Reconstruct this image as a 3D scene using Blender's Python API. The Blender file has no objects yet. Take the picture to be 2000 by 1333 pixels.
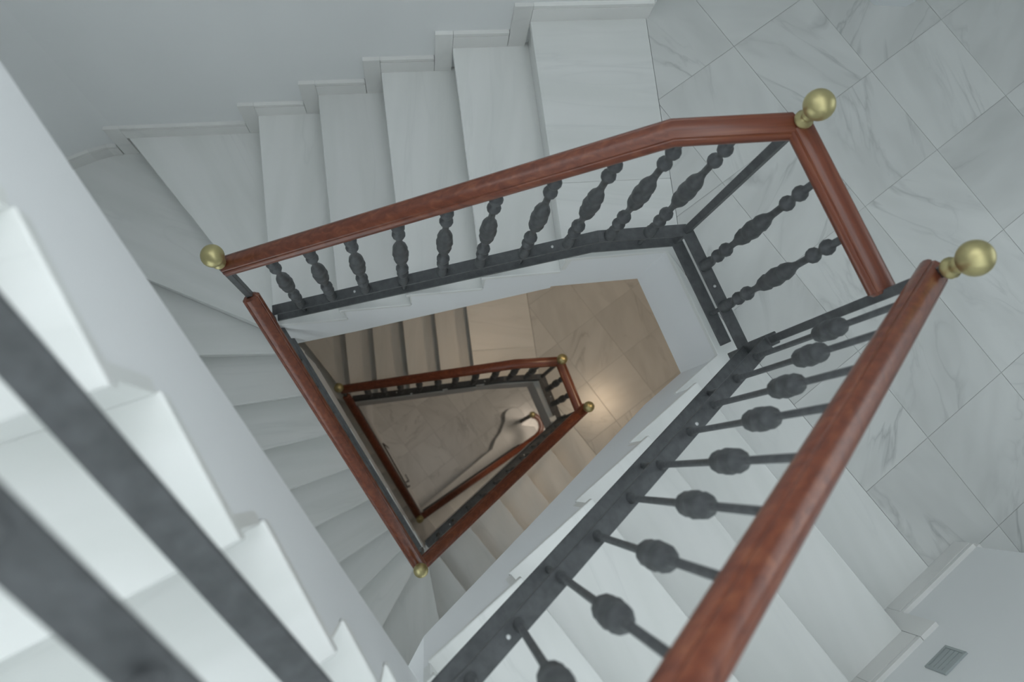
import bpy, bmesh, math, random
from mathutils import Matrix, Vector
random.seed(7)
sc = bpy.context.scene
COL = sc.collection

# ---------------------------------------------------------------- camera, world, exposure
H = 3.699            # storey height
RI = H / 21          # riser
Z0 = 2 * H + RI      # height of the middle landing above the ground floor
cam_d = bpy.data.cameras.new('camera')
cam = bpy.data.objects.new('camera', cam_d)
COL.objects.link(cam)
M3 = Matrix(((0.99412371, 0.0, -0.10824998), (-0.01818961, 0.98578131, -0.16704592), (0.10671081, 0.16803333, 0.97998857)))
cam.matrix_world = Matrix.Translation((0, 0, 2.7565 + Z0)) @ M3.to_4x4()
cam_d.sensor_width = 36.0
cam_d.lens = 1556.8 * 36 / 2000
cam_d.clip_start = 0.02
cam_d.dof.use_dof = True
cam_d.dof.focus_distance = 2.7
cam_d.dof.aperture_fstop = 2.8
sc.camera = cam

world = bpy.data.worlds.new('world')
sc.world = world
world.use_nodes = True
bg = world.node_tree.nodes['Background']
bg.inputs['Color'].default_value = (0.895, 0.955, 0.985, 1)
bg.inputs['Strength'].default_value = 2.2
sc.cycles.use_adaptive_sampling = True
sc.cycles.adaptive_threshold = 0.06
sc.cycles.max_bounces = 8
sc.view_settings.view_transform = 'Standard'
sc.view_settings.look = 'None'
sc.view_settings.exposure = 0.0
sc.view_settings.gamma = 1.0
sc.view_settings.use_curve_mapping = False


# ---------------------------------------------------------------- materials
def new_mat(name):
    m = bpy.data.materials.new(name)
    m.use_nodes = True
    return m, m.node_tree, m.node_tree.nodes['Principled BSDF']


def ramp(nt, stops):
    n = nt.nodes.new('ShaderNodeValToRGB')
    e = n.color_ramp.elements
    while len(e) < len(stops):
        e.new(0.5)
    for i, (p, c) in enumerate(stops):
        e[i].position = p
        e[i].color = (*c, 1)
    return n


def marble(name, base, vein, band, rough, spin, stretch, amount):
    """light veined marble; every slab gets its own offset (and turn) through the object's random number"""
    m, nt, b = new_mat(name)
    L = nt.links.new
    tc = nt.nodes.new('ShaderNodeTexCoord')
    oi = nt.nodes.new('ShaderNodeObjectInfo')
    mul = nt.nodes.new('ShaderNodeMath'); mul.operation = 'MULTIPLY'; mul.inputs[1].default_value = 57.0
    L(oi.outputs['Random'], mul.inputs[0])
    add = nt.nodes.new('ShaderNodeVectorMath'); add.operation = 'ADD'
    rot = nt.nodes.new('ShaderNodeVectorRotate'); rot.rotation_type = 'Z_AXIS'
    ang = nt.nodes.new('ShaderNodeMath'); ang.operation = 'MULTIPLY'; ang.inputs[1].default_value = spin
    L(oi.outputs['Random'], ang.inputs[0])
    L(tc.outputs['Object'], rot.inputs['Vector']); L(ang.outputs[0], rot.inputs['Angle'])
    cmb = nt.nodes.new('ShaderNodeCombineXYZ')
    for i in range(3):
        L(mul.outputs[0], cmb.inputs[i])
    mp = nt.nodes.new('ShaderNodeMapping'); mp.inputs['Scale'].default_value = stretch
    L(rot.outputs[0], mp.inputs['Vector'])
    L(mp.outputs[0], add.inputs[0]); L(cmb.outputs[0], add.inputs[1])
    # veins: thin ridge of a warped noise
    n1 = nt.nodes.new('ShaderNodeTexNoise'); n1.inputs['Scale'].default_value = 2.2; n1.inputs['Detail'].default_value = 4; n1.inputs['Distortion'].default_value = 0.9
    L(add.outputs[0], n1.inputs['Vector'])
    s = nt.nodes.new('ShaderNodeMath'); s.operation = 'SUBTRACT'; s.inputs[1].default_value = 0.5
    a = nt.nodes.new('ShaderNodeMath'); a.operation = 'ABSOLUTE'
    L(n1.outputs['Fac'], s.inputs[0]); L(s.outputs[0], a.inputs[0])
    r1 = ramp(nt, [(0.0, (1, 1, 1)), (0.012, (0.55, 0.55, 0.55)), (0.045, (0, 0, 0))])
    L(a.outputs[0], r1.inputs[0])
    n3 = nt.nodes.new('ShaderNodeTexNoise'); n3.inputs['Scale'].default_value = 1.3; n3.inputs['Detail'].default_value = 2
    L(add.outputs[0], n3.inputs['Vector'])
    r3 = ramp(nt, [(0.46, (0, 0, 0)), (0.66, (1, 1, 1))])
    L(n3.outputs['Fac'], r3.inputs[0])
    vm = nt.nodes.new('ShaderNodeMath'); vm.operation = 'MULTIPLY'
    L(r1.outputs[0], vm.inputs[0]); L(r3.outputs[0], vm.inputs[1])
    vs = nt.nodes.new('ShaderNodeMath'); vs.operation = 'MULTIPLY'; vs.inputs[1].default_value = amount
    L(vm.outputs[0], vs.inputs[0])
    # soft cloudy bands
    n2 = nt.nodes.new('ShaderNodeTexNoise'); n2.inputs['Scale'].default_value = 3.0; n2.inputs['Detail'].default_value = 2
    L(add.outputs[0], n2.inputs['Vector'])
    r2 = ramp(nt, [(0.35, band), (0.62, base)])
    L(n2.outputs['Fac'], r2.inputs[0])
    mix = nt.nodes.new('ShaderNodeMixRGB'); mix.inputs[2].default_value = (*vein, 1)
    L(vs.outputs[0], mix.inputs[0]); L(r2.outputs[0], mix.inputs[1])
    # small slab to slab difference in tone
    hv = nt.nodes.new('ShaderNodeHueSaturation')
    mr = nt.nodes.new('ShaderNodeMapRange'); mr.inputs['To Min'].default_value = 0.93; mr.inputs['To Max'].default_value = 1.04
    L(oi.outputs['Random'], mr.inputs['Value']); L(mr.outputs[0], hv.inputs['Value'])
    L(mix.outputs[0], hv.inputs['Color'])
    L(hv.outputs[0], b.inputs['Base Color'])
    b.inputs['Roughness'].default_value = rough
    return m


MARBLE = marble('marble_tile', (0.69, 0.70, 0.685), (0.40, 0.415, 0.41), (0.63, 0.64, 0.625), 0.22, 6.283, (0.9, 2.8, 1.0), 0.72)
TREADM = marble('marble_tread', (0.82, 0.83, 0.815), (0.62, 0.64, 0.63), (0.77, 0.785, 0.765), 0.30, 0.25, (0.5, 3.6, 1.0), 0.30)
SKIRTM = marble('marble_skirting', (0.83, 0.83, 0.81), (0.6, 0.61, 0.6), (0.78, 0.78, 0.76), 0.35, 6.283, (1.0, 1.0, 1.0), 0.4)


def plain(name, col, rough, metal=0.0, var=0.0, scale=8.0, bump=0.0, bscale=200.0):
    m, nt, b = new_mat(name)
    b.inputs['Roughness'].default_value = rough
    b.inputs['Metallic'].default_value = metal
    L = nt.links.new
    tc = nt.nodes.new('ShaderNodeTexCoord')
    n = nt.nodes.new('ShaderNodeTexNoise'); n.inputs['Scale'].default_value = scale; n.inputs['Detail'].default_value = 2
    L(tc.outputs['Object'], n.inputs['Vector'])
    lo = tuple(c * (1 - var) for c in col); hi = tuple(min(1, c * (1 + var)) for c in col)
    r = ramp(nt, [(0.3, lo), (0.7, hi)])
    L(n.outputs['Fac'], r.inputs[0]); L(r.outputs[0], b.inputs['Base Color'])
    if bump:
        n2 = nt.nodes.new('ShaderNodeTexNoise'); n2.inputs['Scale'].default_value = bscale; n2.inputs['Detail'].default_value = 2
        L(tc.outputs['Object'], n2.inputs['Vector'])
        bp = nt.nodes.new('ShaderNodeBump'); bp.inputs['Strength'].default_value = bump; bp.inputs['Distance'].default_value = 0.002
        L(n2.outputs['Fac'], bp.inputs['Height']); L(bp.outputs[0], b.inputs['Normal'])
    return m


PLASTER = plain('wall_paint', (0.85, 0.865, 0.865), 0.75, var=0.012, scale=1.5)
STRING = plain('stringer_paint', (0.85, 0.86, 0.87), 0.6, var=0.012, scale=2.0)
GROUT = plain('grout', (0.50, 0.51, 0.50), 0.9, var=0.05)
IRON = plain('painted_iron', (0.088, 0.093, 0.097), 0.5, var=0.2, scale=45, bump=0.25, bscale=260)
BRASS = plain('brass', (0.52, 0.46, 0.235), 0.40, metal=0.8, var=0.10, scale=14, bump=0.05)
SCREW = plain('zinc_screw', (0.55, 0.56, 0.56), 0.4, metal=0.6)
PLATE = plain('grey_plate', (0.40, 0.44, 0.44), 0.5, var=0.03)
TRIMP = plain('trim_paint', (0.78, 0.81, 0.83), 0.45, var=0.01)
DARK = plain('dark_gap', (0.05, 0.05, 0.05), 0.8)


def wood():
    m, nt, b = new_mat('mahogany')
    L = nt.links.new
    tc = nt.nodes.new('ShaderNodeTexCoord')
    mp = nt.nodes.new('ShaderNodeMapping'); mp.inputs['Scale'].default_value = (1.6, 30, 30)
    L(tc.outputs['Object'], mp.inputs['Vector'])
    n = nt.nodes.new('ShaderNodeTexNoise'); n.inputs['Scale'].default_value = 2.0; n.inputs['Detail'].default_value = 6; n.inputs['Distortion'].default_value = 0.6
    L(mp.outputs[0], n.inputs['Vector'])
    r = ramp(nt, [(0.25, (0.105, 0.024, 0.012)), (0.55, (0.185, 0.052, 0.025)), (0.8, (0.26, 0.090, 0.042))])
    L(n.outputs['Fac'], r.inputs[0]); L(r.outputs[0], b.inputs['Base Color'])
    b.inputs['Roughness'].default_value = 0.33
    b.inputs['Coat Weight'].default_value = 0.25
    b.inputs['Coat Roughness'].default_value = 0.2
    return m


WOOD = wood()


def glow(name, col, strength):
    m, nt, b = new_mat(name)
    b.inputs['Base Color'].default_value = (0.9, 0.88, 0.82, 1)
    b.inputs['Emission Color'].default_value = (*col, 1)
    b.inputs['Emission Strength'].default_value = strength
    return m


def glass():
    m, nt, b = new_mat('window_glass')
    nt.nodes.remove(b)
    t = nt.nodes.new('ShaderNodeBsdfTransparent'); t.inputs[0].default_value = (0.93, 0.95, 0.95, 1)
    gl = nt.nodes.new('ShaderNodeBsdfGlossy'); gl.inputs['Roughness'].default_value = 0.02
    mx = nt.nodes.new('ShaderNodeMixShader'); mx.inputs[0].default_value = 0.06
    nt.links.new(t.outputs[0], mx.inputs[1]); nt.links.new(gl.outputs[0], mx.inputs[2])
    nt.links.new(mx.outputs[0], nt.nodes['Material Output'].inputs[0])
    return m


GLASS = glass()
LAMPGLASS = glow('lamp_glass', (1.0, 0.78, 0.52), 6.0)


# ---------------------------------------------------------------- helpers (all coordinates: z = 0 is the middle landing)
def empty(name, loc, label, cat, group=None):
    o = bpy.data.objects.new(name, None)
    o.empty_display_size = 0.1
    COL.objects.link(o)
    o.location = (loc[0], loc[1], loc[2] + Z0)
    o['label'] = label; o['category'] = cat
    if group: o['group'] = group
    return o


def wloc(o):
    v = Vector((0, 0, 0))
    m = Matrix.Identity(4)
    chain = []
    while o is not None:
        chain.append(o); o = o.parent
    for c in reversed(chain):
        m = m @ Matrix.LocRotScale(c.location, c.rotation_euler, c.scale)
    return m


def link(name, mesh, mat, parent=None, mw=None):
    if mat is not None and not mesh.materials:
        mesh.materials.append(mat)
    o = bpy.data.objects.new(name, mesh)
    COL.objects.link(o)
    if mw is None: mw = Matrix.Identity(4)
    if parent is not None:
        o.parent = parent
        mw = wloc(parent).inverted() @ mw
    l, r, s = mw.decompose()
    o.location = l; o.rotation_euler = r.to_euler(); o.scale = s
    return o


def mk(name, verts, faces, mat, parent=None, origin=None, rotz=0.0, smooth=False, kind=None):
    """mesh object from points in scene coordinates, with its own origin and turn about z"""
    if origin is None:
        n = len(verts)
        origin = (sum(v[0] for v in verts) / n, sum(v[1] for v in verts) / n, min(v[2] for v in verts))
    mw = Matrix.Translation((origin[0], origin[1], origin[2] + Z0)) @ Matrix.Rotation(rotz, 4, 'Z')
    inv = mw.inverted()
    me = bpy.data.meshes.new(name)
    me.from_pydata([inv @ Vector((v[0], v[1], v[2] + Z0)) for v in verts], [], faces)
    bm = bmesh.new(); bm.from_mesh(me)
    bmesh.ops.recalc_face_normals(bm, faces=bm.faces)
    bm.to_mesh(me); bm.free()
    if smooth:
        for p in me.polygons: p.use_smooth = True
        me.set_sharp_from_angle(angle=math.radians(38))
    o = link(name, me, mat, parent, mw)
    if kind: o['kind'] = kind
    return o


def bevel(o, w, seg=2):
    m = o.modifiers.new('bevel', 'BEVEL')
    m.width = w; m.segments = seg; m.limit_method = 'ANGLE'; m.angle_limit = math.radians(40)
    return o


class Geo:
    def __init__(s): s.v = []; s.f = []

    def add(s, v, f):
        b = len(s.v); s.v += [tuple(x) for x in v]; s.f += [tuple(b + i for i in q) for q in f]
        return s

    def prism(s, poly, zb, zt):
        """poly: plan points; zb, zt: a number or a list per point"""
        n = len(poly)
        zb = [zb] * n if not isinstance(zb, (list, tuple)) else zb
        zt = [zt] * n if not isinstance(zt, (list, tuple)) else zt
        v = [(p[0], p[1], z) for p, z in zip(poly, zb)] + [(p[0], p[1], z) for p, z in zip(poly, zt)]
        f = [tuple(range(n - 1, -1, -1)), tuple(range(n, 2 * n))]
        f += [(i, (i + 1) % n, n + (i + 1) % n, n + i) for i in range(n)]
        return s.add(v, f)

    def hexa(s, a, b):
        """box between two 4-point loops"""
        return s.add(list(a) + list(b), [(3, 2, 1, 0), (4, 5, 6, 7), (0, 1, 5, 4), (1, 2, 6, 5), (2, 3, 7, 6), (3, 0, 4, 7)])


def sub(a, b): return (a[0] - b[0], a[1] - b[1])
def dot(a, b): return a[0] * b[0] + a[1] * b[1]
def norm(a):
    l = math.hypot(a[0], a[1]); return (a[0] / l, a[1] / l)
def lerp(a, b, t): return tuple(x + (y - x) * t for x, y in zip(a, b))
def hit(p, d, n, c):
    """point where the line p + t d meets n.x = c"""
    t = (c - dot(n, p)) / dot(n, d)
    return (p[0] + d[0] * t, p[1] + d[1] * t)


def clip(poly, n, c):
    """keep the part of a convex polygon with n.x >= c"""
    out = []
    for i in range(len(poly)):
        a = poly[i]; b = poly[(i + 1) % len(poly)]
        da = dot(n, a) - c; db = dot(n, b) - c
        if da >= 0: out.append(a)
        if (da >= 0) != (db >= 0): out.append(lerp(a, b, da / (da - db)))
    return out


def area(poly):
    return abs(sum(poly[i][0] * poly[(i + 1) % len(poly)][1] - poly[(i + 1) % len(poly)][0] * poly[i][1] for i in range(len(poly)))) / 2


def shrink(poly, g):
    """inset a convex polygon by g"""
    cx = sum(p[0] for p in poly) / len(poly); cy = sum(p[1] for p in poly) / len(poly)
    res = list(poly)
    for i in range(len(poly)):
        a = poly[i]; b = poly[(i + 1) % len(poly)]
        if math.hypot(b[0] - a[0], b[1] - a[1]) < 1e-6: continue
        d = norm(sub(b, a)); n = (-d[1], d[0])
        if dot(n, sub((cx, cy), a)) < 0: n = (-n[0], -n[1])
        res = clip(res, n, dot(n, a) + g)
        if len(res) < 3: return []
    return res


def lathe_mesh(name, prof, seg=14):
    """prof: list of (radius, z) from bottom to top"""
    v = []; f = []
    for r, z in prof:
        for i in range(seg):
            a = 2 * math.pi * i / seg
            v.append((r * math.cos(a), r * math.sin(a), z))
    for j in range(len(prof) - 1):
        for i in range(seg):
            f.append((j * seg + i, j * seg + (i + 1) % seg, (j + 1) * seg + (i + 1) % seg, (j + 1) * seg + i))
    f.append(tuple(range(seg - 1, -1, -1))); f.append(tuple(range((len(prof) - 1) * seg, len(prof) * seg)))
    me = bpy.data.meshes.new(name)
    me.from_pydata(v, [], f)
    for p in me.polygons: p.use_smooth = True
    me.set_sharp_from_angle(angle=math.radians(50))
    return me


# ---------------------------------------------------------------- plan of the stair (measured on the photograph)
E_TOP = ((-0.0977, 0.9952), 0.716)     # tread ends on the back flight: n.x = c (n points away from the well)
E_LEFT = ((0.871, 0.491), -0.222)        # left flight
E_RIGHT = ((0.6356, -0.772), 0.345)        # right flight
NR = (0.788, 0.616)                     # down the right flight
DR = (0.616, -0.788)
W_BACK = ((-0.0750, 0.9972), 1.6836)    # walls
W_LEFT = ((0.871, 0.491), -1.10)
W_RIGHT = ((0.614, -0.789), 1.381)
FOC = (-0.648, 0.672)                   # where the winders meet under the newel
E_TOP2 = ((-0.0573, 0.9984), 0.7056)
E_LAND2 = ((0.92, 0.39), 1.105)
E_RIGHT2 = ((0.619, -0.785), 0.25)     # lowest flight
E_LAND = ((0.92, 0.39), 1.132)          # edge of the landings
ARC = [(-1.401, 1.583), (-1.490, 1.571), (-1.571, 1.543), (-1.681, 1.490), (-1.80, 1.41), (-1.89, 1.315)]
CORNER_B = (-0.192, -1.90)
R_D = {16: -0.25, 17: 0.035, 18: 0.325, 19: 0.61, 20: 0.90, 21: 1.19}
TOP1 = [((0.458, 1.157), (0.111, -0.994)), ((0.169, 1.135), (0.111, -0.994)), ((-0.119, 1.097), (0.111, -0.994)),
        ((-0.398, 1.075), (0.111, -0.994)), ((-0.684, 1.054), (0.111, -0.994))]
TOP2 = [((0.362, 1.173), (0.111, -0.994)), ((0.0985, 1.145), (0.105, -0.994)), ((-0.172, 1.123), (0.108, -0.994)),
        ((-0.443, 1.09), (0.098, -0.994)), ((-0.706, 1.065), (0.09, -0.996))]
MIDL = {5: ((-1.03, 1.13), (0.604, -0.797)), 6: ((-0.793, 0.716), (0.917, -0.398)), 7: ((-0.739, 0.618), (1.0, 0.022)),
        8: ((-0.636, 0.426), (0.990, 0.143)), 9: ((-0.522, 0.235), (0.973, 0.230)), 10: ((-0.423, 0.055), (0.946, 0.324)),
        11: ((-0.322, -0.121), (0.899, 0.438)), 12: ((-0.250, -0.321), (0.838, 0.546)), 13: ((-0.174, -0.456), (0.712, 0.702)),
        14: ((-0.079, -0.573), (0.495, 0.869)), 15: ((0.033, -0.63), (-0.194, 0.981))}


def stair_lines(turn, inset=0.0):
    """(inner end, outer end) of every nosing edge of one turn; inset moves the inner ends away from the well (stringer face)"""
    er = E_RIGHT2 if turn == 2 else E_RIGHT
    er = (er[0], er[1] + inset)
    el = (E_LEFT[0], E_LEFT[1] - inset)
    L = {}
    for k, (p, d) in enumerate(TOP2 if turn == 2 else TOP1):
        et = E_TOP2 if turn == 2 else E_TOP
        L[k] = (hit(p, d, et[0], et[1] + inset), hit(p, d, *W_BACK))
    L[4] = (FOC, L[4][1])
    L[5] = (FOC, (-1.371, 1.585))
    L[6] = (FOC, hit(*MIDL[6], *W_LEFT))
    for k in range(7, 14):
        L[k] = (hit(*MIDL[k], *el), hit(*MIDL[k], *W_LEFT))
    wb = corner(el, er)
    L[14] = (wb, hit(*MIDL[14], *W_LEFT))
    L[15] = (wb, hit(*MIDL[15], *W_RIGHT))
    for k in range(16, 22):
        p = (NR[0] * R_D[k], NR[1] * R_D[k])
        L[k] = (hit(p, DR, *er), hit(p, DR, *W_RIGHT))
    et = E_TOP2 if turn == 2 else E_TOP
    return L, corner((et[0], et[1] + inset), el), wb


def corner(a, b):
    (n1, c1), (n2, c2) = a, b
    det = n1[0] * n2[1] - n1[1] * n2[0]
    return ((c1 * n2[1] - c2 * n1[1]) / det, (n1[0] * c2 - n2[0] * c1) / det)


def tread_poly(L, wtl, k, over, fshift=0.0):
    """plan outline of tread k (between nosing k and the riser of tread k-1)"""
    a_i, a_o = L[k]
    b_i, b_o = L[k - 1]
    # uphill direction, from nosing k towards nosing k-1 (measured at the outer ends)
    n = norm(sub(a_o, a_i)); n = (-n[1], n[0])
    m = norm(sub(b_o, b_i)); m = (-m[1], m[0])
    if dot(n, sub(b_o, a_o)) < 0: n = (-n[0], -n[1])
    if dot(m, sub(b_o, a_o)) < 0: m = (-m[0], -m[1])
    fi, fo = a_i, a_o
    sharp = {4, 5, 6, 14, 15}
    def mv(p, v, t): return (p[0] + v[0] * t, p[1] + v[1] * t)
    ref = wtl if k == 4 else a_i
    e = norm(sub(b_i, ref)) if math.hypot(*sub(b_i, ref)) > 1e-4 else m
    bi = b_i if (k - 1) in sharp else mv(b_i, e, over / max(0.3, dot(e, m)))
    bo = mv(b_o, m, over)
    if fshift:
        fo = mv(a_o, n, fshift)
        if k not in sharp: fi = mv(a_i, e, fshift / max(0.3, dot(e, n)))
    poly = [fi, fo]
    if k == 6:
        poly += list(reversed(ARC[1:]))
    if k == 15:
        poly += [CORNER_B]
    poly += [bo, bi]
    if k in (4, 7):
        poly += [wtl]
    return poly


def build_flight(name, turn, ks, label, group=None, zoff=0.0, close_to=None, spandrel=False):
    """treads (a part each), risers (a part each) and the painted stringer body"""
    L, wtl, wb = stair_lines(turn)
    LB, wtlb, wbb = stair_lines(turn, 0.006)
    mid = lerp(L[ks[len(ks) // 2]][0], L[ks[len(ks) // 2]][1], 0.5)
    zl = zoff - max(ks) * RI
    t = empty(name, (mid[0], mid[1], zl), label, 'stairs', group)
    body = Geo()
    TK = [(0, 0.47), (4, 0.53), (6, 0.66), (7, 0.76), (9, 0.72), (11, 0.62), (13, 0.54), (14, 0.54), (15, 0.60), (20, 0.64), (21, 0.64)]
    for k in ks:
        z = zoff - k * RI
        pl = tread_poly(L, wtl, k, 0.018)
        d = sub(L[k][1], L[k][0])
        g = Geo().prism(pl, z - 0.03, z)
        cx = sum(p[0] for p in pl) / len(pl); cy = sum(p[1] for p in pl) / len(pl)
        o = mk('tread', g.v, g.f, TREADM, t, (cx, cy, z - 0.03), math.atan2(d[1], d[0]))
        bevel(o, 0.004)
        # riser under the back edge of this tread's upper neighbour
        a_i, a_o = LB[k - 1]
        m = norm(sub(a_o, a_i)); m = (-m[1], m[0])
        if dot(m, sub(LB[k - 1][1], LB[k][1])) < 0: m = (-m[0], -m[1])
        sharp = (k - 1) in (4, 5, 6, 14, 15)
        ref = wtlb if k == 4 else LB[k][0]
        e = norm(sub(a_i, ref)) if math.hypot(*sub(a_i, ref)) > 1e-4 else m
        es = 1 / max(0.3, dot(e, m))
        ri = a_i if sharp else (a_i[0] + e[0] * es * 0.015, a_i[1] + e[1] * es * 0.015)
        ro = (a_o[0] + m[0] * 0.015, a_o[1] + m[1] * 0.015)
        g = Geo().prism([ri, ro, (ro[0] + m[0] * 0.02, ro[1] + m[1] * 0.02), (ri[0] + m[0] * 0.02, ri[1] + m[1] * 0.02)], z, z + RI - 0.031)
        mk('riser', g.v, g.f, TREADM, t, None, math.atan2(m[1], m[0]) + math.pi / 2)
        # stringer body below the tread
        pb = tread_poly(LB, wtlb, k, 0.020, 0.020)
        n = len(pb)
        zb = []
        for q in pb:
            # 0 at the front edge, 1 at the back edge
            fr = dot(m, sub(q, L[k][1])) / max(1e-6, dot(m, sub(L[k - 1][1], L[k][1])))
            zb.append(None)
        zf = z - lerpz(TK, k); zk = z + RI - lerpz(TK, k - 1)
        zb[0] = zf; zb[1] = zf
        for i in range(2, n): zb[i] = zk
        if k == 6:
            na = len(ARC) - 1
            for i in range(na): zb[2 + i] = zf + (zk - zf) * (i + 1) / (na + 1)
        if k == 15: zb[2] = (zf + zk) / 2
        if k == 4: zb[n - 1] = zf + 0.02
        if k == 7: zb[n - 1] = zf + 0.06
        for i in (0, n - 1, n - 2):
            q = pb[i]
            if 7 <= k <= 14 and (i == 0 or (k > 7 and i == n - 1)):
                zb[i] = zoff - 2.03 - 0.633 * (dot(sub(q, (-0.655, 0.689)), (0.491, -0.871)) - 0.09)
            if k >= 15 and (i == 0 or i == n - 1):
                zb[i] = zoff - H + 0.33 - 0.61 * (dot(sub(q, (-0.0211, -0.4478)), (0.792, 0.61)) + 0.045)
        if spandrel: zb = [-Z0 + 0.0] * n
        body.prism(pb, zb, z - 0.031)
    mk('stringer', body.v, body.f, STRING, t)
    return t


def lerpz(pts, s):
    for (s0, z0), (s1, z1) in zip(pts, pts[1:]):
        if s <= s1 or (s1, z1) == pts[-1]:
            return z0 + (z1 - z0) * (s - s0) / (s1 - s0)


RAILPROF = [(-0.022, -0.026), (-0.022, -0.017), (-0.029, -0.014), (-0.0335, -0.006), (-0.0345, 0.003), (-0.0315, 0.012), (-0.0265, 0.0165), (-0.0235, 0.0165), (-0.0215, 0.0215), (-0.012, 0.0262), (0.0, 0.0278),
            (0.012, 0.0262), (0.0215, 0.0215), (0.0235, 0.0165), (0.0265, 0.0165), (0.0315, 0.012), (0.0345, 0.003), (0.0335, -0.006), (0.029, -0.014), (0.022, -0.017), (0.022, -0.026)]


def sweep(path, prof, endround=0.0):
    """sweep a (side, up) profile along points; the profile stays upright"""
    n = len(path); m = len(prof)
    pts = [Vector(p) for p in path]
    v = []; f = []
    ring = []
    for i in range(n):
        if i == 0: d = pts[1] - pts[0]
        elif i == n - 1: d = pts[-1] - pts[-2]
        else: d = (pts[i + 1] - pts[i]).normalized() + (pts[i] - pts[i - 1]).normalized()
        h = Vector((d.x, d.y, 0)).normalized()
        side = Vector((h.y, -h.x, 0))
        if 0 < i < n - 1:
            h0 = Vector(((pts[i] - pts[i - 1]).x, (pts[i] - pts[i - 1]).y, 0)).normalized()
            c = max(0.4, abs(h.dot(h0)))
            side = side / c
        # profile leans back so that it stays square to the slope
        sl = d.z / max(1e-6, math.hypot(d.x, d.y))
        cs = 1 / math.sqrt(1 + sl * sl)
        up = Vector((-h.x * sl * cs, -h.y * sl * cs, cs))
        ring.append((pts[i], side, up, d.normalized()))
    if endround:
        p, s, u, d = ring[0]; ring.insert(0, (p - d * endround, s * 0.72, u * 0.72, d))
        p, s, u, d = ring[-1]; ring.append((p + d * endround, s * 0.72, u * 0.72, d))
    for p, s, u, d in ring:
        for a, b in prof:
            q = p + s * a + u * b
            v.append((q.x, q.y, q.z))
    for i in range(len(ring) - 1):
        for j in range(m):
            f.append((i * m + j, i * m + (j + 1) % m, (i + 1) * m + (j + 1) % m, (i + 1) * m + j))
    f.append(tuple(range(m - 1, -1, -1))); f.append(tuple(range((len(ring) - 1) * m, len(ring) * m)))
    return v, f


# baluster shapes, height 1
def sphere_prof(c, r, rod, n=6):
    a0 = math.asin(min(0.95, rod / r))
    return [(r * math.sin(a), c - r * math.cos(a)) for a in [a0 + (math.pi - 2 * a0) * i / n for i in range(n + 1)]]


def unit(prof, L):
    return [(r, z / L) for r, z in prof]


LB_ = 0.79
rod = 0.0102
beadp = [(0.0205, 0.0), (0.0205, 0.022), (0.0175, 0.032), (0.0175, 0.06), (rod, 0.075)]
beadp += sphere_prof(0.122, 0.0222, rod) + sphere_prof(0.190, 0.0232, rod)
beadp += [(rod, 0.26), (0.014, 0.285), (0.0225, 0.312), (0.0255, 0.335), (0.0212, 0.352), (0.0255, 0.368), (0.0282, 0.392), (0.0255, 0.416), (0.0212, 0.430), (0.0255, 0.448), (0.0225, 0.47), (0.014, 0.497), (rod, 0.525)]
beadp += sphere_prof(0.613, 0.0215, rod) + sphere_prof(0.685, 0.0215, rod)
beadp += [(rod, 0.74), (rod, 0.79)]
BAL_BEAD = lathe_mesh('beaded_baluster', unit(beadp, LB_), 12)
eggp = [(0.013, 0.0), (0.013, 0.010), (0.0078, 0.016), (0.0078, 0.365), (0.012, 0.375), (0.0215, 0.389), (0.0245, 0.403), (0.0205, 0.418), (0.0250, 0.428), (0.0268, 0.443),
        (0.0250, 0.458), (0.0205, 0.468), (0.0245, 0.483), (0.0215, 0.497), (0.012, 0.511), (0.0078, 0.521), (0.0078, 0.79)]
BAL_EGG = lathe_mesh('egg_baluster', unit(eggp, LB_), 12)
PIN = lathe_mesh('pin', [(0.008, 0), (0.008, 1.0)], 8)
SCREWM = lathe_mesh('screw', [(0.0055, 0), (0.0055, 0.002), (0.004, 0.0035)], 8)
BALL = lathe_mesh('finial_ball', [(0.0365 * math.sin(a), -0.0365 * math.cos(a)) for a in [math.pi * (i + 0.15) / 16.3 for i in range(17)]], 24)
NECK = lathe_mesh('finial_collar', [(0.021, 0.0), (0.023, 0.004), (0.023, 0.010), (0.016, 0.016), (0.0135, 0.024), (0.016, 0.030), (0.0185, 0.033), (0.017, 0.038), (0.012, 0.046)], 18)


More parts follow.
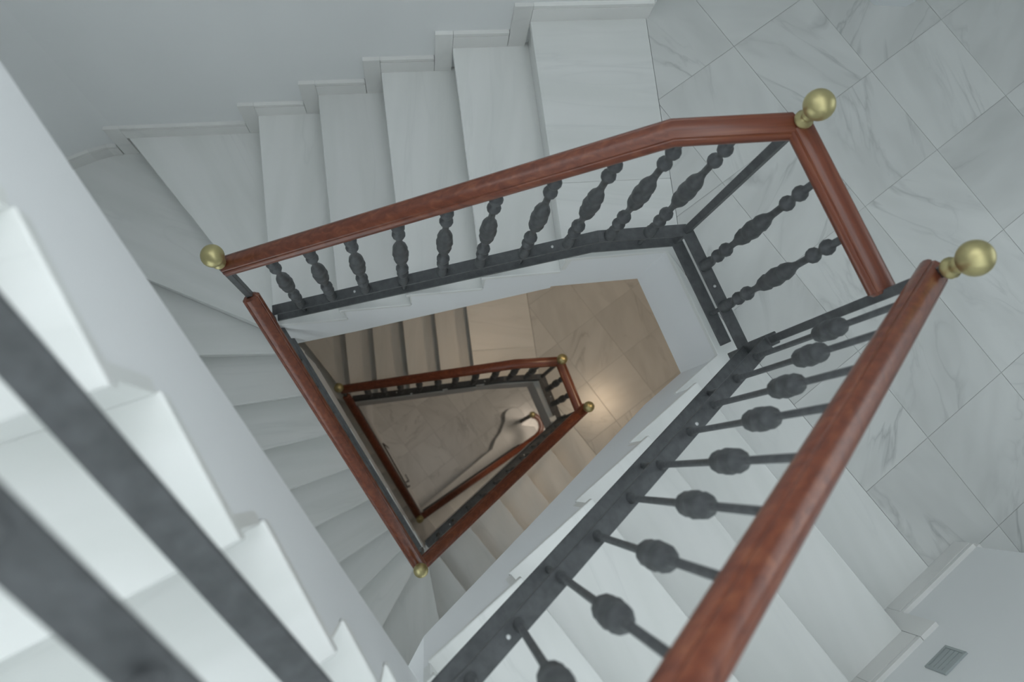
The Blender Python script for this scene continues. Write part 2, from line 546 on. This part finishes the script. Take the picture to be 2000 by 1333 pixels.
def railing(A, B, rail, bar2, bar1, bals, style, label, group, pins=(), screws=(), extra_path=None, trim=(0.0, 0.0)):
    """one railing panel between plan points A and B; rail/bar2/bar1: [(s, z)...]"""
    d = norm(sub(B, A)); Ln = math.hypot(*sub(B, A))
    P = lambda s, z: (A[0] + d[0] * s, A[1] + d[1] * s, z)
    base = P(Ln / 2, min(z for s, z in bar1))
    t = empty('stair_railing', base, label, 'railing', group)
    ang = math.atan2(d[1], d[0])
    path = [P(s, z) for s, z in rail] + (extra_path or [])
    v, f = sweep(path, RAILPROF, 0.008)
    mk('handrail', v, f, WOOD, t, path[0], ang, smooth=True)
    for bar, w in ((bar2, 0.021), (bar1, 0.021)):
        pr = [(-w, -0.005), (-w, 0.005), (w, 0.005), (w, -0.005)]
        v, f = sweep([P(s, z) for s, z in bar], pr)
        bevel(mk('flat_bar', v, f, IRON, t, P(*bar[0]), ang), 0.0015, 1)
    for s in bals:
        zb = lerpz(bar2, s) + 0.004; zt = lerpz(rail, s) - 0.012
        mw = Matrix.LocRotScale(Vector(P(s, zb + Z0)), Matrix.Rotation(random.random() * 0.5, 3, 'Z').to_quaternion(), Vector((1, 1, zt - zb)))
        link('baluster', BAL_BEAD if style == 'bead' else BAL_EGG, IRON, t, mw)
    for s in pins:
        z1 = lerpz(bar1, s); z2 = lerpz(bar2, s)
        link('pin', PIN, IRON, t, Matrix.LocRotScale(Vector(P(s, z1 + Z0)), None, Vector((1, 1, z2 - z1))))
    for s in screws:
        link('screw', SCREWM, SCREW, t, Matrix.Translation(Vector(P(s, lerpz(bar2, s) + 0.005 + Z0))))
    return t


def newel(xy, zfoot, zball, label, group='brass-topped newel posts', rotz=0.0, bracket=False, w=0.012):
    t = empty('newel_post', (xy[0], xy[1], zfoot), label, 'post', group)
    c, s = math.cos(rotz), math.sin(rotz)
    sq = [(xy[0] + c * a - s * b, xy[1] + s * a + c * b) for a, b in ((-w, -w), (w, -w), (w, w), (-w, w))]
    g = Geo().prism(sq, zfoot, zball - 0.082)
    bevel(mk('post', g.v, g.f, IRON, t, (xy[0], xy[1], zfoot), rotz), 0.002, 1)
    if bracket:
        sq = [(xy[0] + c * a - s * b, xy[1] + s * a + c * b) for a, b in ((-0.02, -0.02), (0.02, -0.02), (0.02, 0.02), (-0.02, 0.02))]
        g = Geo().prism(sq, zfoot + 0.16, zfoot + 0.34)
        bevel(mk('clamp_sleeve', g.v, g.f, IRON, t, None, rotz), 0.003, 1)
    f = link('finial', BALL, BRASS, t, Matrix.Translation((xy[0], xy[1], zball + Z0)))
    link('collar', NECK, BRASS, f, Matrix.Translation((xy[0], xy[1], zball - 0.082 + Z0)))
    return t


# ---------------------------------------------------------------- walls (full height of the stairwell)
ZB, ZT = -Z0, 2.7


def wall(name, pts, thick=0.14, zb=ZB, zt=ZT, side=1, mat=PLASTER):
    """wall along a plan polyline, thickened to one side (away from the stairwell)"""
    off = []
    for i, p in enumerate(pts):
        a = pts[max(0, i - 1)]; b = pts[min(len(pts) - 1, i + 1)]
        d = norm(sub(b, a)); off.append((p[0] - d[1] * thick * side, p[1] + d[0] * thick * side))
    g = Geo().prism(list(pts) + list(reversed(off)), zb, zt)
    o = mk(name, g.v, g.f, mat, smooth=len(pts) > 3)
    o['kind'] = 'structure'
    return o


LW0 = hit(*MIDL[6], *W_LEFT)
WEND = (0.867, 1.7535)
REND = (1.90, -0.2719)
wall('wall_back', [ARC[0], WEND])
wall('wall_back_corner', [LW0] + list(reversed(ARC[1:])) + [ARC[0]], side=1)
wall('wall_landing_back', [(0.80, 1.90), (0.80, 3.3)], side=1, zt=H)

wall('wall_far_back', [(0.80, 3.3), (3.9, 3.3)], side=1, zt=H)
_c = Geo().prism([(1.10, -0.95), (2.45, -1.0), (3.05, -1.75), (3.88, -1.75), (3.88, 3.28), (0.82, 3.28), (0.82, 1.90), (1.05, 0.45), (1.40, 0.05)], H - 0.47, H)
_c = mk('ceiling', _c.v, _c.f, PLASTER); _c['kind'] = 'structure'
_c = Geo().prism([(-2.25, -2.1), (-0.02, -2.1), (-0.02, 1.9), (-2.25, 1.9)], 4.72, 4.86)  # unseen slab added to keep overhead sky light off the near left flight
_c = mk('ceiling', _c.v, _c.f, PLASTER); _c['kind'] = 'structure'


def wall_with_window(name, a, b, wins, ztop, thick=0.14, side=1):
    """straight wall with one window opening between distances w0 and w1 and heights z0 and z1"""
    d = norm(sub(b, a)); ln = math.hypot(*sub(b, a))
    n = (-d[1] * side, d[0] * side)
    P = lambda u, o: (a[0] + d[0] * u + n[0] * o, a[1] + d[1] * u + n[1] * o)
    def strip(g, u0, u1, za, zb, o0=0.0, o1=thick): g.prism([P(u0, o0), P(u1, o0), P(u1, o1), P(u0, o1)], za, zb)
    g = Geo()
    w0, w1 = wins[0][1:3]
    strip(g, 0, w0, ZB, ztop); strip(g, w1, ln, ZB, ztop)
    zz = ZB
    for _, _, _, z0, z1 in wins:
        strip(g, w0, w1, zz, z0); zz = z1
    strip(g, w0, w1, zz, ztop)
    o = mk(name, g.v, g.f, PLASTER); o['kind'] = 'structure'
    for win in wins: window(*win, strip)


def window(wname, w0, w1, z0, z1, strip):
    g = Geo()
    fw = 0.05
    m = (w0 + w1) / 2
    for u0, u1, za, zb in ((w0, w0 + fw, z0, z1), (w1 - fw, w1, z0, z1), (w0 + fw, w1 - fw, z0, z0 + fw), (w0 + fw, w1 - fw, z1 - fw, z1), (m - fw / 2, m + fw / 2, z0 + fw, z1 - fw)):
        strip(g, u0, u1, za, zb, 0.04, 0.10)
    w = mk(wname, g.v, g.f, TRIMP); w['kind'] = 'structure'
    for u0, u1 in ((w0 + fw, m - fw / 2), (m + fw / 2, w1 - fw)):
        g = Geo(); strip(g, u0, u1, z0 + fw, z1 - fw, 0.066, 0.072)
        mk('pane', g.v, g.f, GLASS, w)


wall_with_window('wall_right', CORNER_B, REND, [('added_window_4', 0.325, 2.375, -1.80, -1.25), ('added_window_1', 0.325, 2.375, 2.0, 4.4)], 4.6, side=-1)  # unseen windows added to light the back wall and lower right flight
wall_with_window('wall_far_right', (3.9, 3.3), (3.9, -1.8), [('added_window_3', 1.3, 3.3, 0.9, 2.6)], H, side=1)  # unseen window added to brighten the landing tiles
wall_with_window('wall_left', LW0, CORNER_B, [('added_window_2', 1.60, 3.05, -0.85, 0.6)], 4.7, side=-1)  # unseen window added for cool light on left flight and stringer faces
wall('wall_far_front', [(3.9, -1.8), (3.08, -1.8)], side=1, zt=H)
wall('wall_landing_front', [(1.985, -0.38), (3.08, -1.8)], side=-1, zt=H)


# ---------------------------------------------------------------- floors: slab body, edge slabs and tiles
def floor(name, z, turn, tile_o, tile_a, J, nos0, landing_edge=True, er=E_RIGHT, thick=0.47):
    g = Geo()
    Lu, wtl, wb = stair_lines(turn)
    Jp, Jd = J
    nJ = (-Jd[1], Jd[0]) if -Jd[1] > 0 else (Jd[1], -Jd[0])
    cJ = dot(nJ, Jp)
    n1 = NR; c1 = 1.19
    box = [(-0.5, -1.75), (3.88, -1.75), (3.88, 3.28), (-0.5, 3.28)]
    region = clip(clip(box, nJ, cJ), n1, c1)
    if landing_edge:
        ld = E_LAND2 if turn == 2 else E_LAND
        WTR = corner(E_TOP2 if turn == 2 else E_TOP, ld)
        WR = corner(ld, er)
        I0, O0 = Lu[0]
        jt = hit(Jp, Jd, *W_BACK); jb = corner((nJ, cJ), (n1, c1))
        sl = 1.06 if turn == 1 else 1.02
        c_in = hit((I0[0], sl), (1.0, 0.07), (-(O0[1] - I0[1]), O0[0] - I0[0]), -(O0[1] - I0[1]) * I0[0] + (O0[0] - I0[0]) * I0[1])
        c_j = hit((I0[0], sl), (1.0, 0.07), nJ, cJ)
        slabs = [[I0, WTR, jb, c_j, c_in], [c_in, c_j, jt, O0]]
        pe = hit((NR[0] * 0.875, NR[1] * 0.875), DR, *er)
        po = hit((NR[0] * 0.875, NR[1] * 0.875), DR, *W_RIGHT)
        jo = hit((NR[0] * c1, NR[1] * c1), DR, *W_RIGHT)
        mid_a = lerp(pe, po, 0.55); mid_b = lerp(jb, jo, 0.62)
        slabs += [[pe, mid_a, mid_b, jb, WTR, WR], [mid_a, po, jo, mid_b]]
        # concrete under the edge slabs, set back a little from the marble edge
        I0b = (I0[0] + 0.02, I0[1] + 0.014); WTb = (WTR[0] + 0.010, WTR[1] + 0.013)
        g.prism([I0b, WTb, jb, jt, (O0[0] + 0.02, O0[1])], -thick + z, z - 0.0305)
        g.prism([(pe[0] + 0.008, pe[1] - 0.010), po, jo, jb, WTb, (WR[0] + 0.014, WR[1] - 0.006)], -thick + z, z - 0.0305)
    g.prism(region, -thick + z, z - 0.0305)
    f = mk(name, g.v, g.f, STRING if landing_edge else GROUT, None, (1.5, 1.0, z - thick))
    f['kind'] = 'structure'
    gb = Geo().prism(shrink(region, 0.004), z - 0.0304, z - 0.0025)
    mk('grout_bed', gb.v, gb.f, GROUT, f)
    if landing_edge:
        for i, s in enumerate(slabs):
            q = Geo().prism(s, z - 0.03, z)
            o = mk('slab', q.v, q.f, TREADM, f, None, 0.08 if i < 2 else math.radians(-52))
            bevel(o, 0.003)
    # tiles
    a = (math.cos(tile_a) * 0.40, math.sin(tile_a) * 0.40); b = (-a[1], a[0])
    full = None
    for i in range(-12, 13):
        for j in range(-12, 13):
            p = [(tile_o[0] + a[0] * (i + u) + b[0] * (j + v), tile_o[1] + a[1] * (i + u) + b[1] * (j + v)) for u, v in ((0, 0), (1, 0), (1, 1), (0, 1))]
            q = clip(clip(p, nJ, cJ), n1, c1)
            for nn, cc in (((1, 0), -0.5), ((-1, 0), -3.88), ((0, 1), -1.75), ((0, -1), -3.28)):
                if len(q) >= 3: q = clip(q, nn, cc)
            if len(q) < 3 or area(q) < 0.004: continue
            cx = sum(x for x, y in q) / len(q); cy = sum(y for x, y in q) / len(q)
            if dot(W_RIGHT[0], (cx, cy)) > W_RIGHT[1] + 0.05 and max(dot(NR, v) for v in q) < 1.36: continue
            if dot(W_BACK[0], (cx, cy)) > W_BACK[1] + 0.1 and cx < 0.80: continue
            q2 = shrink(q, 0.0009 if z > -1 else 0.002)
            if len(q2) < 3: continue
            gg = Geo().prism(q2, z - 0.02, z + random.uniform(-0.0004, 0.0004))
            mk('tile', gg.v, gg.f, MARBLE, f, (cx, cy, z - 0.02), tile_a + random.choice((0, 1, 2, 3)) * math.pi / 2)
    return f


J1 = ((0.849, 1.739), (0.098, -0.995))
J2 = ((0.845, 1.50), (0.130, -0.9915))
floor('floor', 0.0, 1, (1.755, 1.5515), -0.9317, J1, None)
floor('floor', -H, 2, (1.4158, 1.3134), -0.9395, J2, None)


def ground():
    z = -Z0
    g = Geo().prism([(-2.2, -2.2), (3.88, -2.2), (3.88, 3.28), (-2.2, 3.28)], z - 0.2, z - 0.0025)
    f = mk('floor', g.v, g.f, GROUT, None, (0.8, 0.5, z - 0.2))
    f['kind'] = 'structure'
    to = (0.444, 0.812); ta = -0.9317
    a = (math.cos(ta) * 0.40, math.sin(ta) * 0.40); b = (-a[1], a[0])
    # inside the closed spandrels nothing is laid
    nl, cl = E_LEFT[0], E_LEFT[1] - 0.05
    for i in range(-12, 13):
        for j in range(-12, 13):
            p = [(to[0] + a[0] * (i + u) + b[0] * (j + v), to[1] + a[1] * (i + u) + b[1] * (j + v)) for u, v in ((0, 0), (1, 0), (1, 1), (0, 1))]
            cx = sum(x for x, y in p) / 4; cy = sum(y for x, y in p) / 4
            q = p
            for nn, cc in (((1, 0), -2.1), ((-1, 0), -3.88), ((0, 1), -2.1), ((0, -1), -3.28)):
                if len(q) >= 3: q = clip(q, nn, cc)
            if len(q) < 3 or area(q) < 0.004: continue
            if dot(nl, (cx, cy)) < cl - 0.3 or (dot(E_RIGHT[0], (cx, cy)) > 0.6 and dot(NR, (cx, cy)) < 0.9): continue
            if cy > 2.1 and cx < 0.8: continue
            q2 = shrink(q, 0.0026)
            cx = sum(x for x, y in q) / len(q); cy = sum(y for x, y in q) / len(q)
            gg = Geo().prism(q2, z - 0.02, z + random.uniform(-0.0004, 0.0004))
            mk('tile', gg.v, gg.f, MARBLE, f, (cx, cy, z - 0.02), ta + random.choice((0, 1, 2, 3)) * math.pi / 2)


ground()

# ---------------------------------------------------------------- stairs
build_flight('stair_flight', 0, range(7, 15), 'white marble flight in the blurred foreground at the left edge', zoff=H)
build_flight('stair_flight', 0, range(15, 21), 'white marble flight rising beside the big near handrail at bottom right', zoff=H)
build_flight('stair_flight', 1, range(1, 5), 'straight white marble flight along the back wall, upper left of the picture')
build_flight('stair_flight', 1, range(5, 15), 'white marble winder steps turning down the left side behind the diagonal white stringer')
build_flight('stair_flight', 1, range(15, 21), 'grey-lit marble flight below the near right stringer, dropping to the tan lit landing')
build_flight('stair_flight', 2, range(1, 5), 'tan-lit marble flight one storey down, seen above the small handrail', zoff=-H)
build_flight('stair_flight', 2, range(5, 15), 'marble flight deep in the well on its left side, mostly under the lower left handrail', zoff=-H, spandrel=True)
t = build_flight('stair_flight', 2, range(15, 21), 'lowest marble flight deep in the well ending in a rounded step on the ground floor', zoff=-H, spandrel=True)


def curtail(t):
    z = -2 * H
    L, wtl, wb = stair_lines(2)
    (i0, o0), (i1, o1) = L[20], L[21]
    c = (1.135, 0.735); R = 0.128
    m = NR
    def pts(R, back):
        arc = []
        for k in range(19):
            a = math.radians(-52 + 215 * k / 18)
            arc.append((c[0] + R * math.cos(a), c[1] + R * math.sin(a)))
        return [(i0[0] - m[0] * back, i0[1] - m[1] * back), (o0[0] - m[0] * back, o0[1] - m[1] * back), (o1[0] + m[0] * 0.08, o1[1] + m[1] * 0.08),
                (c[0] + DR[0] * 0.25 + m[0] * R, c[1] + DR[1] * 0.25 + m[1] * R)] + arc + [(1.017 + (0.128 - R), 0.70), (0.955 + (0.128 - R), 0.551), (0.885 + (0.128 - R), 0.455)]
    g = Geo().prism(pts(R, 0.02), z - 0.03, z)
    bevel(mk('bottom_tread', g.v, g.f, TREADM, t, None, math.radians(-52)), 0.004)
    g = Geo().prism(pts(R - 0.018, 0.02), -Z0, z - 0.031)
    mk('bottom_riser', g.v, g.f, TREADM, t, None, math.radians(-52))


curtail(t)

# ---------------------------------------------------------------- newel posts
TR1 = (0.892, 0.821); R1 = (1.070, 0.404); TL1 = (-0.655, 0.689); B1 = (-0.0211, -0.4478)
TR2 = (0.929, 0.780); R2 = (1.059, 0.435); TL2 = (-0.656, 0.689); B2 = (-0.0504, -0.388)
GN = (1.231, 0.696)
al = math.atan2(R1[1] - TR1[1], R1[0] - TR1[0])
newel(TR1, 0.075, 1.143, 'brass ball post at the upper right corner of the big railing, by the landing', rotz=al)
newel(R1, 0.085, 1.352, 'brass ball post at the end of the big near handrail, rightmost in the picture', rotz=al, bracket=True)
newel(TL1, -7 * RI, 0.283, 'brass ball post at the left end of the sloping upper handrail', rotz=0.2)
newel(B1, -15 * RI, -1.30, 'brass ball post at the bottom corner where two brown rails meet, below centre', rotz=0.6)
newel(TR2, 0.075 - H, 1.143 - H, 'small brass ball post at the upper right corner of the lower railing', rotz=al)
newel(R2, 0.085 - H, 1.352 - H, 'small brass ball post beside the bright spot on the tan landing', rotz=al, bracket=True)
newel(TL2, -H - 7 * RI, 0.283 - H, 'small brass ball post at the left end of the lower sloping handrail', rotz=0.2)
newel(B2, -H - 15 * RI, -1.30 - H, 'tiny brass ball post at the bottom corner of the lowest rails', rotz=0.6)
newel(GN, -2 * H, -Z0 + 1.20, 'tiny brass ball post standing on the rounded bottom step', rotz=0.6, w=0.022)

# ---------------------------------------------------------------- railings
TOPB = [0.134, 0.271, 0.406, 0.549, 0.698, 0.833, 0.977, 1.127, 1.264, 1.397]
LEFTB = [0.051 + 0.127 * i for i in range(10)]
RIGHTB = [0.131, 0.258, 0.385, 0.507, 0.633, 0.757, 0.896, 1.02, 1.153, 1.274]


def off(l, z): return [(s, a + z) for s, a in l]


def top_rail(A, B, z, label):
    Ln = math.hypot(*sub(B, A))
    return railing(A, B, off([(0.01, 1.03), (0.31, 1.03), (Ln - 0.012, 0.16)], z),
                   off([(0.0, 0.205), (0.31, 0.20), (Ln - 0.03, -0.55)], z), off([(0.0, 0.085), (0.31, 0.08), (Ln - 0.03, -0.67)], z),
                   TOPB, 'bead', label, 'wood and iron stair railings', pins=(0.134, 0.549, 0.977, 1.397), screws=(0.455, 1.17))


def landing_rail(A, B, z, label):
    Ln = math.hypot(*sub(B, A)); k = Ln / 0.453
    return railing(A, B, off([(0.01, 1.035), (Ln - 0.012, 1.035)], z), off([(-0.018, 0.2045), (Ln - 0.012, 0.2045)], z), off([(-0.018, 0.0845), (Ln - 0.045, 0.0845)], z),
                   [0.138 * k, 0.291 * k], 'bead', label, 'wood and iron stair railings', pins=(0.291 * k,), screws=(0.215 * k,))


def left_rail(A, B, z, label):
    Ln = math.hypot(*sub(B, A)); e = Ln / 1.293
    return railing(A, B, off([(0.012, -0.25), (Ln - 0.01, -1.41)], z), off([(0.03, -0.79), (Ln - 0.04, -1.838)], z), off([(0.03, -1.06), (Ln - 0.04, -2.14)], z),
                   [s * e for s in LEFTB], 'egg', label, 'wood and iron stair railings', pins=[s * e for s in LEFTB[1::3]] if z <= 0 else ())


def right_rail(A, B, z, label):
    Ln = math.hypot(*sub(B, A)); k = Ln / 1.378
    rz = lambda s: 1.205 + 0.678 * (1.39 - s)
    b2 = lambda s: 0.44 + 0.64 * (1.33 - s)
    b1 = lambda s: 0.272 + 0.645 * (1.33 - s)
    return railing(A, B, off([(0.01 * k, rz(0.01)), (Ln + 0.01, rz(1.385))], z), off([(0.04 * k, b2(0.04)), (Ln - 0.02, b2(1.36))], z), off([(0.04 * k, b1(0.04)), (Ln - 0.02, b1(1.36))], z),
                   [s * k for s in RIGHTB], 'egg', label, 'wood and iron stair railings', pins=(0.381 * k, 0.758 * k, 1.109 * k), screws=(0.228 * k, 0.93 * k))


top_rail(TR1, TL1, 0, 'sloping mahogany rail on beaded iron balusters along the upper marble flight')
landing_rail(TR1, R1, 0, 'short level railing with two beaded balusters between the two right brass balls')
left_rail(TL1, B1, 0, 'mahogany railing running diagonally down from the left brass ball to the bottom one')
right_rail(B1, R1, 0, 'large near mahogany rail on slim iron balusters with a single egg, lower right')
left_rail(TL1, B1, H, 'blurred dark iron railing bars in the foreground at lower left')
right_rail(B1, R2, -H, 'dark mahogany railing rising from the bottom corner to the tan landing')
top_rail(TR2, TL2, -H, 'small sloping railing one storey down along the tan flight')
landing_rail(TR2, R2, -H, 'small short level railing with two balusters at the edge of the tan landing')
left_rail(TL2, B2, -H, 'dark red railing deep in the well, left side of the small triangle')


def ground_rail():
    A = B2; B = (1.20, 0.388)
    d = norm(sub(B, A)); Ln = math.hypot(*sub(B, A))
    zA = 1.205 + 0.678 * 1.38 - 2 * H; zB = -Z0 + 1.115
    ze = -Z0 + 1.06
    ex = [(1.29, 0.447, ze + 0.02), (1.335, 0.495, ze), (1.352, 0.555, ze), (1.345, 0.615, ze), (1.318, 0.662, ze), (1.28, 0.688, ze), (1.245, 0.696, ze)]
    rail = [(0.01, zA), (Ln, zB)]
    railing(A, B, rail, [(0.04, zA - 0.82), (Ln - 0.02, zB - 0.85)], [(0.04, zA - 0.97), (Ln - 0.02, zB - 0.99)],
            [0.13 + 0.128 * i for i in range(11)], 'egg', 'lowest red railing, right side of the well, curling to the ground-floor post',
            'wood and iron stair railings', pins=(0.4, 0.9), extra_path=ex)


ground_rail()


# ---------------------------------------------------------------- stepped marble skirting
def skirt_piece(parent, A, d, n, u0, u1, z0, z1, lip=True):
    """board on the wall: plan start A, along d, standing off along n"""
    def loop(off0, za, zb):
        p = lambda u, o: (A[0] + d[0] * u + n[0] * o, A[1] + d[1] * u + n[1] * o)
        return [p(u0, 0.0), p(u1, 0.0), p(u1, off0), p(u0, off0)], za, zb
    g = Geo()
    if lip:
        g.prism(*loop(0.016, z0, z1 - 0.022)); g.prism(*loop(0.0135, z1 - 0.0215, z1 - 0.012)); g.prism(*loop(0.016, z1 - 0.0115, z1))
    else:
        g.prism(*loop(0.016, z0, z1))
    o = mk('skirting_piece', g.v, g.f, SKIRTM, parent, None, math.atan2(d[1], d[0]))
    return o


def stepped_skirting(name, A, d, n, us, zs, u_first, label_end):
    """us: position of every nosing along the wall, zs[k]: tread level before nosing k (k = 0 is the highest)"""
    hh = 0.10; w = 0.07; gp = 0.0012
    g = Geo().prism([(A[0], A[1]), (A[0] + d[0] * 0.01, A[1] + d[1] * 0.01), (A[0] + d[0] * 0.01 + n[0] * 0.005, A[1] + d[1] * 0.01 + n[1] * 0.005)], zs[0], zs[0] + 0.09)
    t = mk(name, g.v, g.f, SKIRTM, None, (A[0], A[1], min(zs)))
    t['kind'] = 'structure'
    prev = u_first
    for k, u in enumerate(us):
        skirt_piece(t, A, d, n, prev + gp, u - gp, zs[k] + 0.0005, zs[k] + hh)
        if k + 1 < len(zs):
            skirt_piece(t, A, d, n, u, u + w - gp, zs[k + 1] + 0.0005, zs[k] + hh, lip=False)
        prev = u + w
    return t


def wall_u(A, d, p): return dot(d, sub(p, A))


for turn, z in ((1, 0.0), (2, -H)):
    Lx, _, _ = stair_lines(turn)
    A = WEND; d = norm(sub(ARC[0], WEND)); n = (d[1] * -1, d[0]) if False else (-d[1], d[0])
    if n[1] > 0: n = (-n[0], -n[1])
    us = [wall_u(A, d, Lx[k][1]) for k in range(0, 6)]
    us[0] = us[0]
    stepped_skirting('baseboard_back', A, d, n, us, [z - k * RI for k in range(7)], 0.012, None)

# curved skirting on the wide winder under the corner
g = Geo()
t = None
for i in range(0, 5):
    a, b = ARC[i], ARC[i + 1]
    dd = norm(sub(b, a)); nn = (-dd[1], dd[0])
    if dot(nn, sub((-1.0, 0.9), a)) < 0: nn = (-nn[0], -nn[1])
    ln = math.hypot(*sub(b, a))
    if t is None:
        gg = Geo().prism([a, (a[0] + dd[0] * 0.01, a[1] + dd[1] * 0.01), (a[0] + nn[0] * 0.004, a[1] + nn[1] * 0.004)], -6 * RI, -6 * RI + 0.09)
        t = mk('baseboard_corner', gg.v, gg.f, SKIRTM, None, (a[0], a[1], -6 * RI)); t['kind'] = 'structure'
    skirt_piece(t, a, dd, nn, 0.0 if i > 0 else 0.045, ln - 0.0015, -6 * RI + 0.0005, -6 * RI + 0.10)

# right wall, from the wall's free corner on the landing up the near flight
Lx, _, _ = stair_lines(0)
A = REND; d = norm(sub(CORNER_B, REND)); n = (-d[1], d[0])
if dot(n, sub((0.5, 0.0), A)) < 0: n = (-n[0], -n[1])
t = None
gg = Geo().prism([A, (A[0] + d[0] * 0.01, A[1] + d[1] * 0.01), (A[0] + n[0] * 0.004, A[1] + n[1] * 0.004)], 0, 0.09)
t = mk('baseboard_right', gg.v, gg.f, SKIRTM, None, (A[0], A[1], 0)); t['kind'] = 'structure'
prev = 0.0
for k in range(20, 15, -1):
    u = wall_u(A, d, Lx[k][1]); zl = H - (k + 1) * RI; zh = zl + RI
    skirt_piece(t, A, d, n, prev + 0.001, u - 0.072, zl + 0.0005, zl + 0.10)
    skirt_piece(t, A, d, n, u - 0.071, u - 0.001, zl + 0.0005, zh + 0.10, lip=False)
    prev = u
# return round the free corner
skirt_piece(t, REND, (0.616, -0.788), (0.788, 0.616), 0.0, 0.13, 0.0005, 0.10)

# ---------------------------------------------------------------- small fittings
def wall_plate():
    c = (1.528, -0.5611); d = norm(sub(CORNER_B, REND)); n = (-d[1], d[0])
    if dot(n, sub((0.5, 0.0), c)) < 0: n = (-n[0], -n[1])
    t = empty('step_light', (c[0], c[1], 0.384), 'small square grey louvred plate on the white wall at bottom right', 'wall light')
    def box(u0, u1, z0, z1, o0, o1):
        p = lambda u, o: (c[0] + d[0] * u + n[0] * o, c[1] + d[1] * u + n[1] * o)
        return Geo().prism([p(u0, o0), p(u1, o0), p(u1, o1), p(u0, o1)], z0, z1)
    g = box(-0.044, 0.044, 0.388, 0.476, 0.0, 0.003)
    mk('back_plate', g.v, g.f, PLATE, t)
    g = Geo()
    for a in ((-0.047, 0.047, 0.384, 0.392), (-0.047, 0.047, 0.472, 0.480), (-0.047, -0.039, 0.3925, 0.4715), (0.039, 0.047, 0.3925, 0.4715)):
        q = box(*a, 0.0, 0.007); g.add(q.v, q.f)
    mk('frame', g.v, g.f, PLATE, t)
    for i in range(4):
        g = box(-0.038, 0.038, 0.399 + i * 0.019, 0.4155 + i * 0.019, 0.003, 0.0055)
        mk('louvre', g.v, g.f, PLATE, t)


wall_plate()


def jamb():
    g = Geo().prism([(1.80, 1.848), (1.925, 1.848), (1.965, 1.872), (1.965, 2.02), (1.77, 2.02), (1.77, 1.872)], 0.0, 2.9)
    o = mk('trim_1', g.v, g.f, TRIMP); o['kind'] = 'structure'
    g = Geo().prism([(1.795, 1.840), (1.929, 1.840), (1.972, 1.866), (1.972, 2.02), (1.763, 2.02), (1.763, 1.866)], 0.0, 0.12)
    mk('plinth', g.v, g.f, TRIMP, o)


jamb()


def understair_door():
    # flush door in the closed side of the lowest left flight, seen from above as a thin edge with a handle
    n = E_LEFT[0]; d = (0.491, -0.871)
    base = (n[0] * (E_LEFT[1] - 0.016), n[1] * (E_LEFT[1] - 0.016))
    p = lambda s, o: (base[0] + d[0] * s + n[0] * o, base[1] + d[1] * s + n[1] * o)
    zb = -Z0
    q = Geo().prism([p(-0.55, -0.01), p(-0.02, -0.01), p(-0.02, 0.018), p(-0.55, 0.018)], zb + 0.01, zb + 1.25)
    o = mk('door_1', q.v, q.f, TRIMP); o['kind'] = 'structure'
    q = Geo()
    for s0, s1, z0, z1 in ((-0.57, -0.552, 0.0, 1.28), (-0.018, 0.0, 0.0, 1.28), (-0.551, -0.019, 1.252, 1.28)):
        q.prism([p(s0, -0.01), p(s1, -0.01), p(s1, 0.024), p(s0, 0.024)], zb + z0, zb + z1)
    mk('door_frame', q.v, q.f, DARK, o)
    q = Geo()
    q.prism([p(-0.075, 0.018), p(-0.055, 0.018), p(-0.055, 0.060), p(-0.075, 0.060)], zb + 0.80, zb + 0.82)
    q.prism([p(-0.15, 0.050), p(-0.055, 0.050), p(-0.055, 0.062), p(-0.15, 0.062)], zb + 0.8005, zb + 0.8195)
    mk('door_handle', q.v, q.f, IRON, o)


understair_door()


def ceiling_lamp(x, y, z, label, power, col, radius, spread=112):
    t = empty('ceiling_lamp', (x, y, z - 0.06), label, 'lamp', 'lamps under the landings')
    R = lathe_mesh('lamp_ring', [(0.13, -0.012), (0.135, 0.0), (0.135, 0.012)], 28)
    link('base', R, TRIMP, t, Matrix.Translation((x, y, z - 0.012 + Z0)))
    D = lathe_mesh('lamp_bowl', [(0.02, -0.05), (0.06, -0.045), (0.095, -0.03), (0.115, -0.0)], 28)
    link('glass_bowl', D, LAMPGLASS, t, Matrix.Translation((x, y, z - 0.0245 + Z0)))
    ld = bpy.data.lights.new('lamp_light', 'SPOT')
    ld.spot_size = math.radians(spread); ld.spot_blend = 0.7
    ld.energy = power; ld.color = col; ld.shadow_soft_size = radius
    lo = bpy.data.objects.new('lamp_light', ld); COL.objects.link(lo)
    lo.parent = t; lo.location = (0, 0, -0.11)
    return t


ceiling_lamp(2.11, 0.86, -0.47, 'round warm ceiling lamp above the tan landing, seen as its bright reflection', 46, (1.0, 0.74, 0.49), 0.17, 98)
ceiling_lamp(0.62, 1.42, -0.47, 'round warm ceiling lamp over the top of the tan flight, hidden under the upper landing', 25, (1.0, 0.74, 0.49), 0.14, 84)
ceiling_lamp(1.75, 0.80, -H - 0.47, 'round warm ceiling lamp over the ground floor, out of sight under the landing', 66, (1.0, 0.84, 0.68), 0.24)
